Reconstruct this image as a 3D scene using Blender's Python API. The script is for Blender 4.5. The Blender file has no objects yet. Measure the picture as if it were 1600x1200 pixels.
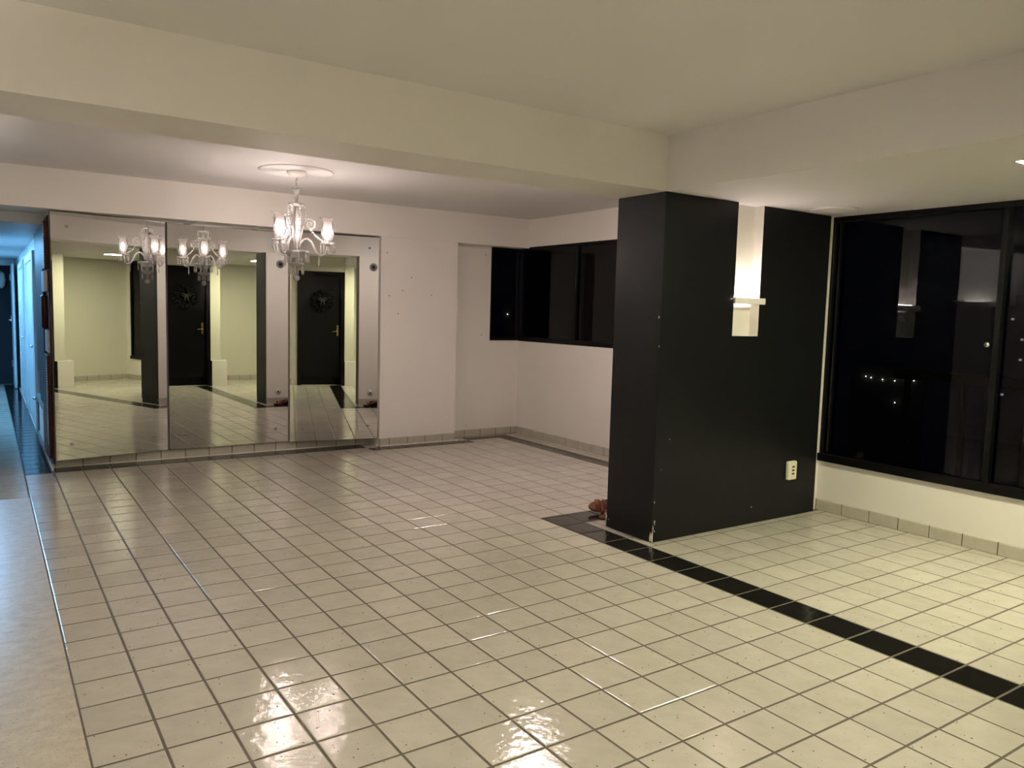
import bpy, math, random
from mathutils import Vector, Matrix

# All dimensions below are given in floor-tile modules (one tile with its joint) and scaled by U to metres.
U = 0.24
SC = bpy.context.scene
COL = SC.collection
random.seed(7)
R = math.radians

# ------------------------------------------------------------------ camera
F_PX, YAW, PITCH, ROLL = 1218.2, R(34.112), R(5.258), R(1.527)
CAM = Vector((-1.112, -12.283, 6.785))
fw = Vector((math.sin(YAW)*math.cos(PITCH), math.cos(YAW)*math.cos(PITCH), -math.sin(PITCH)))
rt = Vector((math.cos(YAW), -math.sin(YAW), 0)); up = rt.cross(fw)
r2 = rt*math.cos(ROLL) + up*math.sin(ROLL); u2 = -rt*math.sin(ROLL) + up*math.cos(ROLL)
cam_data = bpy.data.cameras.new('camera'); cam = bpy.data.objects.new('camera', cam_data); COL.objects.link(cam)
cam_data.sensor_fit = 'HORIZONTAL'; cam_data.sensor_width = 36.0; cam_data.lens = F_PX/1600*36
cam_data.clip_start = 0.05; cam_data.clip_end = 500
m = Matrix((r2, u2, -fw)).transposed().to_4x4(); m.translation = CAM*U
cam.matrix_world = m
SC.camera = cam

# ------------------------------------------------------------------ world, exposure
w = bpy.data.worlds.new('night_sky'); SC.world = w; w.use_nodes = True
w.node_tree.nodes['Background'].inputs[0].default_value = (0.10, 0.2, 0.6, 1)
w.node_tree.nodes['Background'].inputs[1].default_value = 0.0025
SC.view_settings.view_transform = 'Standard'; SC.view_settings.look = 'None'
SC.view_settings.exposure = 0.96; SC.view_settings.gamma = 1.0; SC.view_settings.use_curve_mapping = False
cy = SC.cycles
cy.use_denoising = True
cy.max_bounces = 12; cy.diffuse_bounces = 6; cy.glossy_bounces = 6; cy.transmission_bounces = 8; cy.transparent_max_bounces = 24
cy.sample_clamp_indirect = 6.0; cy.caustics_reflective = False; cy.caustics_refractive = False; cy.blur_glossy = 0.5

PANEL_COL = (1.0, 0.95, 0.64)      # greenish warm LED panels
BULB_COL = (1.0, 0.82, 0.76)       # pinkish lamps of the chandelier and niche
UP_COL = (1.0, 0.91, 0.85)         # unseen uplighters added to brighten the ceiling
CORR_COL = (0.22, 0.58, 1.0)       # blue corridor light
PANEL_E, BULB_E, NICHE_E, CORR_E, UP_E, DOME_E = 180.0, 200.0, 68.0, 32.0, 900.0, 120.0
LIVING_E = 42.0  # strength of the added unseen panels in the living ceiling

# ------------------------------------------------------------------ materials
MATS = {}
def newmat(name):
    mt = bpy.data.materials.new(name); mt.use_nodes = True; nt = mt.node_tree
    for n in list(nt.nodes): nt.nodes.remove(n)
    out = nt.nodes.new('ShaderNodeOutputMaterial')
    MATS[name] = mt
    return mt, nt, out
def N(nt, t, **kw):
    n = nt.nodes.new(t)
    for k, v in kw.items(): setattr(n, k, v)
    return n
def pbr(name, col, rough=0.5, metal=0.0, spec=0.5, noise=0.0, nscale=8.0, bump=0.0, bscale=60.0, coat=0.0):
    mt, nt, out = newmat(name)
    b = N(nt, 'ShaderNodeBsdfPrincipled'); nt.links.new(b.outputs[0], out.inputs[0])
    b.inputs['Base Color'].default_value = (*col, 1); b.inputs['Roughness'].default_value = rough
    b.inputs['Metallic'].default_value = metal; b.inputs['Specular IOR Level'].default_value = spec
    b.inputs['Coat Weight'].default_value = coat
    geo = N(nt, 'ShaderNodeNewGeometry')
    if noise:
        nz = N(nt, 'ShaderNodeTexNoise'); nz.inputs['Scale'].default_value = nscale; nz.inputs['Detail'].default_value = 5
        nt.links.new(geo.outputs['Position'], nz.inputs['Vector'])
        mx = N(nt, 'ShaderNodeMix', data_type='RGBA')
        mx.inputs['A'].default_value = (*[c*(1-noise) for c in col], 1); mx.inputs['B'].default_value = (*[min(1, c*(1+noise)) for c in col], 1)
        nt.links.new(nz.outputs['Fac'], mx.inputs['Factor']); nt.links.new(mx.outputs['Result'], b.inputs['Base Color'])
    if bump:
        nz = N(nt, 'ShaderNodeTexNoise'); nz.inputs['Scale'].default_value = bscale; nz.inputs['Detail'].default_value = 3
        nt.links.new(geo.outputs['Position'], nz.inputs['Vector'])
        bp = N(nt, 'ShaderNodeBump'); bp.inputs['Strength'].default_value = bump; bp.inputs['Distance'].default_value = 0.004
        nt.links.new(nz.outputs['Fac'], bp.inputs['Height']); nt.links.new(bp.outputs[0], b.inputs['Normal'])
    return mt
def emit(name, col, s):
    mt, nt, out = newmat(name)
    e = N(nt, 'ShaderNodeEmission'); e.inputs[0].default_value = (*col, 1); e.inputs[1].default_value = s
    nt.links.new(e.outputs[0], out.inputs[0]); return mt
def glass(name, tint, body=0.0, body_col=(1, 1, 1), ior=1.5, rough=0.0):
    """thin sheet glass: Fresnel reflection over tinted transmission, optionally with a milky body"""
    mt, nt, out = newmat(name)
    tr = N(nt, 'ShaderNodeBsdfTransparent'); tr.inputs[0].default_value = (*tint, 1)
    gl = N(nt, 'ShaderNodeBsdfGlossy'); gl.inputs['Roughness'].default_value = rough
    fr = N(nt, 'ShaderNodeFresnel'); fr.inputs['IOR'].default_value = ior
    base = tr
    if body:
        tl = N(nt, 'ShaderNodeBsdfTranslucent'); tl.inputs[0].default_value = (*body_col, 1)
        df = N(nt, 'ShaderNodeBsdfDiffuse'); df.inputs[0].default_value = (*body_col, 1)
        m1 = N(nt, 'ShaderNodeMixShader'); m1.inputs[0].default_value = 0.7
        nt.links.new(tl.outputs[0], m1.inputs[1]); nt.links.new(df.outputs[0], m1.inputs[2])
        m2 = N(nt, 'ShaderNodeMixShader'); m2.inputs[0].default_value = body
        nt.links.new(tr.outputs[0], m2.inputs[1]); nt.links.new(m1.outputs[0], m2.inputs[2]); base = m2
    mx = N(nt, 'ShaderNodeMixShader')
    nt.links.new(fr.outputs[0], mx.inputs[0]); nt.links.new(base.outputs[0], mx.inputs[1]); nt.links.new(gl.outputs[0], mx.inputs[2])
    nt.links.new(mx.outputs[0], out.inputs[0]); return mt

def tile_mat(name, col, rough, dark=False):
    mt, nt, out = newmat(name)
    L = nt.links.new
    b = N(nt, 'ShaderNodeBsdfPrincipled'); L(b.outputs[0], out.inputs[0])
    geo = N(nt, 'ShaderNodeNewGeometry'); oi = N(nt, 'ShaderNodeObjectInfo')
    ad = N(nt, 'ShaderNodeMath', operation='ADD'); L(geo.outputs['Random Per Island'], ad.inputs[0]); L(oi.outputs['Random'], ad.inputs[1])
    frc = N(nt, 'ShaderNodeMath', operation='FRACT'); L(ad.outputs[0], frc.inputs[0])
    k = 0.06
    mx = N(nt, 'ShaderNodeMix', data_type='RGBA')
    mx.inputs['A'].default_value = (*[c*(1-k) for c in col], 1); mx.inputs['B'].default_value = (*[c*(1+k) for c in col], 1)
    L(frc.outputs[0], mx.inputs['Factor'])
    # mottled glaze
    nz = N(nt, 'ShaderNodeTexNoise'); nz.inputs['Scale'].default_value = 9; nz.inputs['Detail'].default_value = 4
    L(geo.outputs['Position'], nz.inputs['Vector'])
    mo = N(nt, 'ShaderNodeMix', data_type='RGBA', blend_type='MULTIPLY'); mo.inputs['Factor'].default_value = 0.35
    rp = N(nt, 'ShaderNodeValToRGB'); rp.color_ramp.elements[0].position = 0.3; rp.color_ramp.elements[0].color = (0.72, 0.70, 0.66, 1)
    rp.color_ramp.elements[1].position = 0.7; rp.color_ramp.elements[1].color = (1, 1, 1, 1)
    L(nz.outputs['Fac'], rp.inputs[0]); L(mx.outputs['Result'], mo.inputs['A']); L(rp.outputs[0], mo.inputs['B'])
    last = mo.outputs['Result']
    if not dark:
        for scale, thr, keep in ((26.0, 0.088, 0.60), (60.0, 0.10, 0.72)):     # iron specks in the glaze
            vo = N(nt, 'ShaderNodeTexVoronoi'); vo.inputs['Scale'].default_value = scale
            L(geo.outputs['Position'], vo.inputs['Vector'])
            c1 = N(nt, 'ShaderNodeMath', operation='LESS_THAN'); c1.inputs[1].default_value = thr; L(vo.outputs['Distance'], c1.inputs[0])
            sp = N(nt, 'ShaderNodeSeparateColor'); L(vo.outputs['Color'], sp.inputs[0])
            c2 = N(nt, 'ShaderNodeMath', operation='GREATER_THAN'); c2.inputs[1].default_value = keep; L(sp.outputs[0], c2.inputs[0])
            ml = N(nt, 'ShaderNodeMath', operation='MULTIPLY'); L(c1.outputs[0], ml.inputs[0]); L(c2.outputs[0], ml.inputs[1])
            sm = N(nt, 'ShaderNodeMix', data_type='RGBA'); sm.inputs['B'].default_value = (0.05, 0.04, 0.03, 1)
            L(ml.outputs[0], sm.inputs['Factor']); L(last, sm.inputs['A']); last = sm.outputs['Result']
    L(last, b.inputs['Base Color'])
    b.inputs['Roughness'].default_value = rough; b.inputs['Specular IOR Level'].default_value = 0.9 if not dark else 0.5
    n1 = N(nt, 'ShaderNodeTexNoise'); n1.inputs['Scale'].default_value = 22 if not dark else 12; n1.inputs['Detail'].default_value = 1
    n2 = N(nt, 'ShaderNodeTexNoise'); n2.inputs['Scale'].default_value = 190; n2.inputs['Detail'].default_value = 1
    L(geo.outputs['Position'], n1.inputs['Vector']); L(geo.outputs['Position'], n2.inputs['Vector'])
    b1 = N(nt, 'ShaderNodeBump'); b1.inputs['Strength'].default_value = 0.16; b1.inputs['Distance'].default_value = 0.01; L(n1.outputs['Fac'], b1.inputs['Height'])
    b2 = N(nt, 'ShaderNodeBump'); b2.inputs['Strength'].default_value = 0.11 if not dark else 0.03; b2.inputs['Distance'].default_value = 0.003
    L(n2.outputs['Fac'], b2.inputs['Height']); L(b1.outputs[0], b2.inputs['Normal']); L(b2.outputs[0], b.inputs['Normal'])
    return mt

tile_mat('glazed_tile', (0.57, 0.54, 0.475), 0.085)
tile_mat('black_tile', (0.013, 0.012, 0.011), 0.12, True)
pbr('grout', (0.105, 0.088, 0.068), 0.85, noise=0.25, nscale=20)
pbr('white_paint', (0.74, 0.715, 0.675), 0.55, noise=0.035, nscale=2.5, bump=0.08, bscale=90)
pbr('ceiling_paint', (0.71, 0.70, 0.695), 0.7, noise=0.02, nscale=2)
pbr('cream_paint', (0.60, 0.585, 0.50), 0.6, noise=0.03, nscale=2.5)
pbr('fillet_plaster', (0.70, 0.67, 0.62), 0.5, noise=0.06, nscale=14)
pbr('black_paint', (0.0065, 0.007, 0.0075), 0.40, spec=0.2, noise=0.2, nscale=6, bump=0.05, bscale=160)
pbr('chipped_plaster', (0.72, 0.68, 0.6), 0.8, noise=0.1, nscale=60)
pbr('baseboard_tile', (0.44, 0.415, 0.35), 0.35, noise=0.14, nscale=12, bump=0.1, bscale=80)
pbr('black_metal', (0.003, 0.003, 0.0033), 0.4, spec=0.12)
pbr('painted_room_dark', (0.03, 0.035, 0.045), 0.8)  # darkness of the unlit room put into its wall colour
pbr('chrome', (0.75, 0.75, 0.75), 0.15, metal=1)
pbr('brass', (0.78, 0.6, 0.28), 0.25, metal=1)
pbr('black_lacquer', (0.005, 0.005, 0.0055), 0.2, spec=0.22, noise=0.3, nscale=3)
pbr('dark_wood', (0.030, 0.011, 0.008), 0.4, spec=0.05, noise=0.35, nscale=20)
pbr('grey_metal', (0.30, 0.31, 0.33), 0.4, metal=0.3)
pbr('slat_white', (0.75, 0.75, 0.73), 0.45)
pbr('dark_slot', (0.01, 0.01, 0.01), 0.6)
pbr('cream_plastic', (0.80, 0.76, 0.60), 0.35)
pbr('mirror_backing', (0.10, 0.09, 0.085), 0.6)
pbr('brown_leather', (0.19, 0.055, 0.028), 0.42, noise=0.3, nscale=30)
pbr('dark_leather', (0.05, 0.018, 0.011), 0.5, noise=0.3, nscale=30)
pbr('wreath_leaf', (0.004, 0.0045, 0.0035), 0.6, spec=0.1, noise=0.4, nscale=20)
pbr('wreath_bow', (0.05, 0.038, 0.028), 0.5, noise=0.3, nscale=30)
pbr('corridor_white', (0.55, 0.58, 0.60), 0.4)
pbr('concrete', (0.12, 0.13, 0.15), 0.8, noise=0.2, nscale=1)
pbr('tower_paint', (0.22, 0.28, 0.45), 0.8, noise=0.15, nscale=0.2)
pbr('canopy_white', (0.85, 0.82, 0.78), 0.3)
# silvered glass
mt, nt, out = newmat('mirror_silver')
g = N(nt, 'ShaderNodeBsdfGlossy'); g.inputs['Color'].default_value = (0.69, 0.70, 0.665, 1); g.inputs['Roughness'].default_value = 0.0
nt.links.new(g.outputs[0], out.inputs[0])
glass('tinted_glass', (0.42, 0.44, 0.46), ior=1.38)
glass('crystal', (0.97, 0.97, 0.97), body=0.42, body_col=(1.0, 0.99, 0.98), ior=1.75, rough=0.05)
glass('shade_glass', (0.96, 0.94, 0.93), body=0.03, body_col=(1, 0.96, 0.94), ior=1.4, rough=0.05)
emit('led_diffuser', PANEL_COL, PANEL_E)
emit('added_panel_glow', PANEL_COL, LIVING_E)
emit('bulb_glow', BULB_COL, BULB_E)
emit('niche_lamp', BULB_COL, NICHE_E)
emit('corridor_tube', CORR_COL, CORR_E)
emit('added_uplight_glow', UP_COL, UP_E)
emit('dome_glow', BULB_COL, DOME_E)
pbr('baffle', (0.004, 0.004, 0.004), 0.9, spec=0.0)
emit('city_light', (1.0, 0.85, 0.6), 6.0)
emit('lit_window', (1.0, 0.9, 0.7), 0.5)
# travertine
mt, nt, out = newmat('travertine')
b = N(nt, 'ShaderNodeBsdfPrincipled'); nt.links.new(b.outputs[0], out.inputs[0]); b.inputs['Roughness'].default_value = 0.28
geo = N(nt, 'ShaderNodeNewGeometry'); mp = N(nt, 'ShaderNodeMapping'); mp.inputs['Scale'].default_value = (5.0, 8.0, 1)
nt.links.new(geo.outputs['Position'], mp.inputs['Vector'])
nz = N(nt, 'ShaderNodeTexNoise'); nz.inputs['Scale'].default_value = 2.4; nz.inputs['Detail'].default_value = 9; nz.inputs['Roughness'].default_value = 0.65
nt.links.new(mp.outputs[0], nz.inputs['Vector'])
rp = N(nt, 'ShaderNodeValToRGB')
rp.color_ramp.elements[0].position = 0.30; rp.color_ramp.elements[0].color = (0.50, 0.44, 0.345, 1)
rp.color_ramp.elements[1].position = 0.68; rp.color_ramp.elements[1].color = (0.68, 0.63, 0.53, 1)
nt.links.new(nz.outputs['Fac'], rp.inputs[0])
vz = N(nt, 'ShaderNodeTexNoise'); vz.inputs['Scale'].default_value = 16; vz.inputs['Detail'].default_value = 6; nt.links.new(mp.outputs[0], vz.inputs['Vector'])
rq = N(nt, 'ShaderNodeValToRGB'); rq.color_ramp.elements[0].position = 0.31; rq.color_ramp.elements[0].color = (0.45, 0.36, 0.25, 1)
rq.color_ramp.elements[1].position = 0.39; rq.color_ramp.elements[1].color = (1, 1, 1, 1); nt.links.new(vz.outputs['Fac'], rq.inputs[0])
mm = N(nt, 'ShaderNodeMix', data_type='RGBA', blend_type='MULTIPLY'); mm.inputs['Factor'].default_value = 1
nt.links.new(rp.outputs[0], mm.inputs['A']); nt.links.new(rq.outputs[0], mm.inputs['B']); nt.links.new(mm.outputs['Result'], b.inputs['Base Color'])
bp = N(nt, 'ShaderNodeBump'); bp.inputs['Strength'].default_value = 0.15; bp.inputs['Distance'].default_value = 0.003
nt.links.new(rq.outputs[0], bp.inputs['Height']); nt.links.new(bp.outputs[0], b.inputs['Normal'])

# ------------------------------------------------------------------ mesh helpers (tile modules in, metres out)
class MB:
    def __init__(s): s.v = []; s.f = []; s.sm = []
    def add(s, vs, fs, smooth=False):
        o = len(s.v); s.v += [tuple(x) for x in vs]; s.f += [tuple(i+o for i in f) for f in fs]; s.sm += [smooth]*len(fs)
        return s
    def box(s, x0, x1, y0, y1, z0, z1):
        vs = [(x0,y0,z0),(x1,y0,z0),(x1,y1,z0),(x0,y1,z0),(x0,y0,z1),(x1,y0,z1),(x1,y1,z1),(x0,y1,z1)]
        return s.add(vs, [(0,3,2,1),(4,5,6,7),(0,1,5,4),(1,2,6,5),(2,3,7,6),(3,0,4,7)])
    def bbox(s, x0, x1, y0, y1, z0, z1, c=0.02):
        """box with chamfered edges"""
        xs, ys, zs = (x0, x1), (y0, y1), (z0, z1); vs = []; idx = {}
        for i in (0, 1):
            for j in (0, 1):
                for k in (0, 1):
                    sx, sy, sz = (1, -1)[i], (1, -1)[j], (1, -1)[k]
                    for a in range(3):
                        p = [xs[i]+sx*c, ys[j]+sy*c, zs[k]+sz*c]; p[a] = (xs[i], ys[j], zs[k])[a]
                        idx[i, j, k, a] = len(vs); vs.append(p)
        q = lambda i, j, k, a: idx[i, j, k, a]
        fs = []
        for a in range(3):
            o = [b for b in range(3) if b != a]
            for s0 in (0, 1):
                cs = []
                for (p0, p1) in ((0,0),(1,0),(1,1),(0,1)):
                    t = [0,0,0]; t[a] = s0; t[o[0]] = p0; t[o[1]] = p1; cs.append(q(*t, a))
                fs.append(tuple(cs))
        for a in range(3):
            o = [b for b in range(3) if b != a]
            for p0 in (0, 1):
                for p1 in (0, 1):
                    t0 = [0,0,0]; t0[o[0]] = p0; t0[o[1]] = p1; t1 = list(t0); t1[a] = 1
                    fs.append((q(*t0, o[0]), q(*t1, o[0]), q(*t1, o[1]), q(*t0, o[1])))
        for i in (0, 1):
            for j in (0, 1):
                for k in (0, 1): fs.append((q(i,j,k,0), q(i,j,k,1), q(i,j,k,2)))
        return s.add(vs, fs)
    def lathe(s, prof, cx, cy, n=24, wav=0.0, wn=8, cap=True):
        o = []; fs = []
        for (r, z) in prof:
            for k in range(n):
                a = 2*math.pi*k/n
                o.append((cx+r*math.cos(a), cy+r*math.sin(a), z + (wav*math.cos(wn*a) if wav and (r, z) == prof[-1] else 0)))
        for i in range(len(prof)-1):
            for k in range(n):
                fs.append((i*n+k, i*n+(k+1) % n, (i+1)*n+(k+1) % n, (i+1)*n+k))
        if cap:
            if prof[0][0] > 1e-4: fs.append(tuple(range(n))[::-1])
            if prof[-1][0] > 1e-4 and not wav: fs.append(tuple((len(prof)-1)*n+k for k in range(n)))
        return s.add(o, fs, True)
    def tube(s, path, rad, n=8, cap=True):
        P = [Vector(p) for p in path]; rr = rad if isinstance(rad, (list, tuple)) else [rad]*len(P)
        vs = []; fs = []; prev = None
        for i, p in enumerate(P):
            t = (P[min(i+1, len(P)-1)] - P[max(i-1, 0)]).normalized()
            a = prev if prev else (Vector((0, 0, 1)) if abs(t.z) < 0.9 else Vector((1, 0, 0)))
            x = (a - t*a.dot(t)).normalized(); y = t.cross(x); prev = x
            for k in range(n):
                an = 2*math.pi*k/n; vs.append(p + (x*math.cos(an)+y*math.sin(an))*rr[i])
        for i in range(len(P)-1):
            for k in range(n): fs.append((i*n+k, i*n+(k+1) % n, (i+1)*n+(k+1) % n, (i+1)*n+k))
        if cap: fs += [tuple(range(n))[::-1], tuple((len(P)-1)*n+k for k in range(n))]
        return s.add(vs, fs, True)
    def ball(s, c, r, n=10, m_=6, sz=1.0):
        return s.lathe([(max(1e-5, r*math.sin(math.pi*i/m_)), c[2]-r*sz*math.cos(math.pi*i/m_)) for i in range(m_+1)], c[0], c[1], n, cap=False)
    def disc(s, c, axis, r, t, n=20):
        c = Vector(c); ax = Vector(axis).normalized()
        return s.tube([c, c+ax*t], r, n)
    def mesh(s, name, off=Vector((0, 0, 0))):
        me = bpy.data.meshes.new(name)
        me.from_pydata([((x-off[0])*U, (y-off[1])*U, (z-off[2])*U) for x, y, z in s.v], [], s.f)
        me.polygons.foreach_set('use_smooth', s.sm)
        me.update(); return me
    def build(s, name, mat, parent=None, label=None):
        off = world_of(parent)
        me = s.mesh(name, off); me.materials.append(MATS[mat] if isinstance(mat, str) else mat)
        o = bpy.data.objects.new(name, me); COL.objects.link(o); o.parent = parent
        if label: o['label'] = label
        return o
ORG = {}
def world_of(o):
    v = Vector((0, 0, 0))
    while o is not None: v = v + ORG.get(o.name, Vector((0, 0, 0))); o = o.parent
    return v
def tag(o, label=None, cat=None, group=None, kind=None):
    if label: o['label'] = label
    if cat: o['category'] = cat
    if group: o['group'] = group
    if kind: o['kind'] = kind
    return o
def thing(name, loc, label, cat, group=None, kind=None):
    o = bpy.data.objects.new(name, None); COL.objects.link(o); o.location = Vector(loc)*U; o.empty_display_size = 0.05
    ORG[o.name] = Vector(loc)
    return tag(o, label, cat, group, kind)
def struct(name, mb, mat, label, cat):
    return tag(mb.build(name, mat), label, cat, kind='structure')
def project(x, y, z):
    d = Vector((x, y, z)) - CAM; zz = d.dot(fw)
    if zz < 0.5: return None
    return 800+F_PX*d.dot(r2)/zz, 600-F_PX*d.dot(u2)/zz

# ------------------------------------------------------------------ main levels
XW = 23.6                       # window wall
ZC, ZD, ZB = 11.95, 11.8, 10.38  # living ceiling, dining ceiling, dropped ceiling and beam soffit
PX0, PX1, PY0, PY1 = 15.31, 23.25, 4.28, 6.35   # black pier
YM = 24.05                      # wall behind the mirrors
YR, YD = -12.6, -8.05           # rear wall by the window, entrance-door wall

# ------------------------------------------------------------------ floor
floor = struct('floor', MB().box(-7, 24.2, -20, 62, -0.6, -0.0065), 'grout', 'dark grout bed under the cream and black floor tiles', 'floor')
landing = struct('floor_hall', MB().box(-7, -0.012, -20, 18.75, -0.02, 0.004), 'travertine', 'beige travertine strip at the edge of the tiled floor', 'floor')

def tile_verts(x0, x1, y0, y1, h=0.021, dz=0.0):
    x0 += h; x1 -= h; y0 += h; y1 -= h
    rings = [(0.0, -0.05), (0.0, -0.007), (0.007, -0.0028), (0.022, 0.0)]
    vs = []; fs = []
    for (i, z) in rings:
        vs += [(x0+i, y0+i, z+dz), (x1-i, y0+i, z+dz), (x1-i, y1-i, z+dz), (x0+i, y1-i, z+dz)]
    for r in range(3):
        for k in range(4): fs.append((r*4+k, r*4+(k+1) % 4, (r+1)*4+(k+1) % 4, (r+1)*4+k))
    fs.append((12, 13, 14, 15))
    return vs, fs
BLACK = [(14, 15, -8.0, 8.15), (15, XW, 7.10, 8.15), (21.85, 22.70, 8.15, 22.70), (0.95, 14.2, 22.86, 23.90), (14.2, 19.9, 22.00, 22.74),
         (19.9, 22.70, 22.70, 23.42), (0.0, 0.95, 22.80, 61.5)]
SOLID = [(PX0, 24, PY0, PY1), (14.88, 19.15, 22.82, 24.5), (0.95, 24, 23.95, 24.6), (19.1, 24, 23.6, 24.5), (0.95, 24, 24, 62), (10.8, 15.35, -20, YD), (15.35, 16.5, -20, -7.45),
         (15, 24, -20, YR), (-9, 0, -20, 18.75), (-9, 10.8, -20, -14.5)]
def cut(rects, c):
    out = []
    for (a, b, d, e) in rects:
        if c[0] >= b or c[1] <= a or c[2] >= e or c[3] <= d: out.append((a, b, d, e)); continue
        if c[0] > a: out.append((a, c[0], d, e))
        if c[1] < b: out.append((c[1], b, d, e))
        a2, b2 = max(a, c[0]), min(b, c[1])
        if c[2] > d: out.append((a2, b2, d, c[2]))
        if c[3] < e: out.append((a2, b2, c[3], e))
    return out
gx = [float(i) for i in range(-7, 16)] + [15+(i-15)*1.02 for i in range(16, 24)] + [XW]
gy = [float(j) for j in range(-20, 62)]
light = []; dark = []
for a, b in zip(gx, gx[1:]):
    for d, e in zip(gy, gy[1:]):
        rs = [(a, b, d, e)]
        for c in BLACK + SOLID: rs = cut(rs, c)
        light += [r for r in rs if r[1]-r[0] > 0.1 and r[3]-r[2] > 0.1]
for c in BLACK:
    alongy = (c[3]-c[2]) > (c[1]-c[0])
    for a, b in ([(c[0], c[1])] if alongy else zip(gx, gx[1:])):
        for d, e in (zip(gy, gy[1:]) if alongy else [(c[2], c[3])]):
            r = (max(a, c[0]), min(b, c[1]), max(d, c[2]), min(e, c[3]))
            if r[1]-r[0] < 0.06 or r[3]-r[2] < 0.06: continue
            rs = [r]
            for q in SOLID: rs = cut(rs, q)
            dark += [t for t in rs if t[1]-t[0] > 0.06 and t[3]-t[2] > 0.06]
def seen_size(r):
    ps = [project(x, y, 0) for x in r[:2] for y in r[2:]]
    if any(p is None for p in ps): return 0
    xs = [p[0] for p in ps]; ys = [p[1] for p in ps]
    if min(xs) > 1598 or max(xs) < 2 or min(ys) > 1198 or max(ys) < 2: return 0
    q = [ps[0], ps[2], ps[3], ps[1]]
    ar = abs(sum(q[i][0]*q[(i+1) % 4][1]-q[(i+1) % 4][0]*q[i][1] for i in range(4)))/2
    cx, cyy = (r[0]+r[1])/2, (r[2]+r[3])/2
    pc = project(cx, cyy, 0)
    if 955 < pc[0] < 1285 and cyy > PY1 and cx > PX0 + (cyy-PY1)*0.9: return 0   # behind the pier
    return ar
def lay_tiles(rects, name, rest, mat, limit):
    rects = sorted(rects, key=lambda r: -seen_size(r)); cache = {}
    big = [r for r in rects[:limit] if seen_size(r) > 60]
    for r in big:
        wx, wy = round(r[1]-r[0], 3), round(r[3]-r[2], 3)
        if (wx, wy) not in cache:
            vs, fs = tile_verts(-wx/2, wx/2, -wy/2, wy/2)
            me = bpy.data.meshes.new(name); me.from_pydata([(x*U, y*U, z*U) for x, y, z in vs], [], fs); me.update()
            me.materials.append(MATS[mat]); cache[wx, wy] = me
        o = bpy.data.objects.new(name, cache[wx, wy]); COL.objects.link(o); o.parent = floor
        o.location = ((r[0]+r[1])/2*U, (r[2]+r[3])/2*U, random.uniform(-0.0003, 0.0003))
        o.rotation_euler = (R(random.uniform(-0.16, 0.16)), R(random.uniform(-0.16, 0.16)), R(random.gauss(0, 0.12)))
    mb = MB()
    for r in rects[len(big):]:
        vs, fs = tile_verts(*r, dz=random.uniform(-0.001, 0.001)); 
        s1, s2 = random.uniform(-0.0025, 0.0025), random.uniform(-0.0025, 0.0025); cx, cyy = (r[0]+r[1])/2, (r[2]+r[3])/2
        mb.add([(x, y, z+(x-cx)*s1+(y-cyy)*s2) for x, y, z in vs], fs)
    if mb.v: tag(mb.build(rest, mat, floor), kind='stuff')
lay_tiles(light, 'cream_tile', 'cream_tile_field', 'glazed_tile', 300)
lay_tiles(dark, 'black_tile', 'black_tile_field', 'black_tile', 140)

# ------------------------------------------------------------------ shell
PANELS = [(17.7, 18.95, -5.1, -3.85, ZB, 'square lit ceiling panel in the dropped ceiling near the long window'),
          (3.2, 4.45, -13.2, -11.95, ZC, 'added unseen light panel in the living ceiling behind the viewer'),  # this panel and the next are unseen, added to light the living area
          (8.4, 9.65, -9.6, -8.35, ZC, 'added unseen light panel in the living ceiling near the entrance')]
def pierced(rect, z, top=12.6):
    rs = [rect]
    for p in PANELS:
        if p[4] == z: rs = cut(rs, p[:4])
    mb = MB().box(*rect, top-0.1, top)
    for r in rs: mb.box(*r, z, top-0.1)
    return mb
WP = 'white_paint'
# window wall with the long window over a parapet, and the dining window
ww = MB()
ww.box(XW, 24.2, YR-0.6, 4.5, -0.3, 1.8)
ww.box(XW, 24.2, YR-0.6, -12.0, 1.8, ZB)
ww.box(XW, 24.2, 4.5, 10.0, -0.3, 12.4)
ww.box(XW, 24.2, 10.0, 24.3, -0.3, 5.2)
ww.box(XW, 24.2, 10.0, 24.3, 10.33, 12.4)
ww.box(PX1, XW, 4.42, 6.3, 0, ZB)
struct('wall_window_side', ww, WP, 'white outer wall under and between the dark windows', 'wall')
wall_m = struct('wall_mirror_side', MB().box(1.07, 14.9, YM, 24.6, -0.3, ZB).box(14.88, 19.15, 22.9, 24.6, -0.3, 10.27).box(19.1, 21.7, 23.7, 24.3, -0.3, 10.3)
       .box(21.7, XW, 23.7, 24.3, -0.3, 5.22), WP, 'white dining wall with a shallow pilaster beside the mirrors', 'wall')
struct('wall_bulkhead', MB().box(-7, XW, 22.85, 24.6, 10.27, 12.4), WP, 'white bulkhead running above the mirrors and dining windows', 'bulkhead')
struct('ceiling_living', pierced((-7, PX0, -20, PY0), ZC), 'ceiling_paint', 'raised flat ceiling over the living area', 'ceiling')
struct('ceiling_beam', MB().box(-7, PX0, PY0, PY1, ZB, 12.6), WP, 'deep white beam crossing the ceiling to the black pier', 'beam')
struct('ceiling_dropped', pierced((PX0, XW, -14.5, PY1), ZB), 'ceiling_paint', 'dropped ceiling along the long window', 'ceiling')
struct('ceiling_dining', MB().box(-7, XW, PY1, 22.85, ZD, 12.6), 'ceiling_paint', 'dining ceiling around the chandelier', 'ceiling')
struct('wall_rear', MB().box(15.9, 24.2, YR-0.6, YR, -0.3, ZB), 'cream_paint', 'plain cream wall at the rear seen in the mirrors', 'wall')
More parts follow.
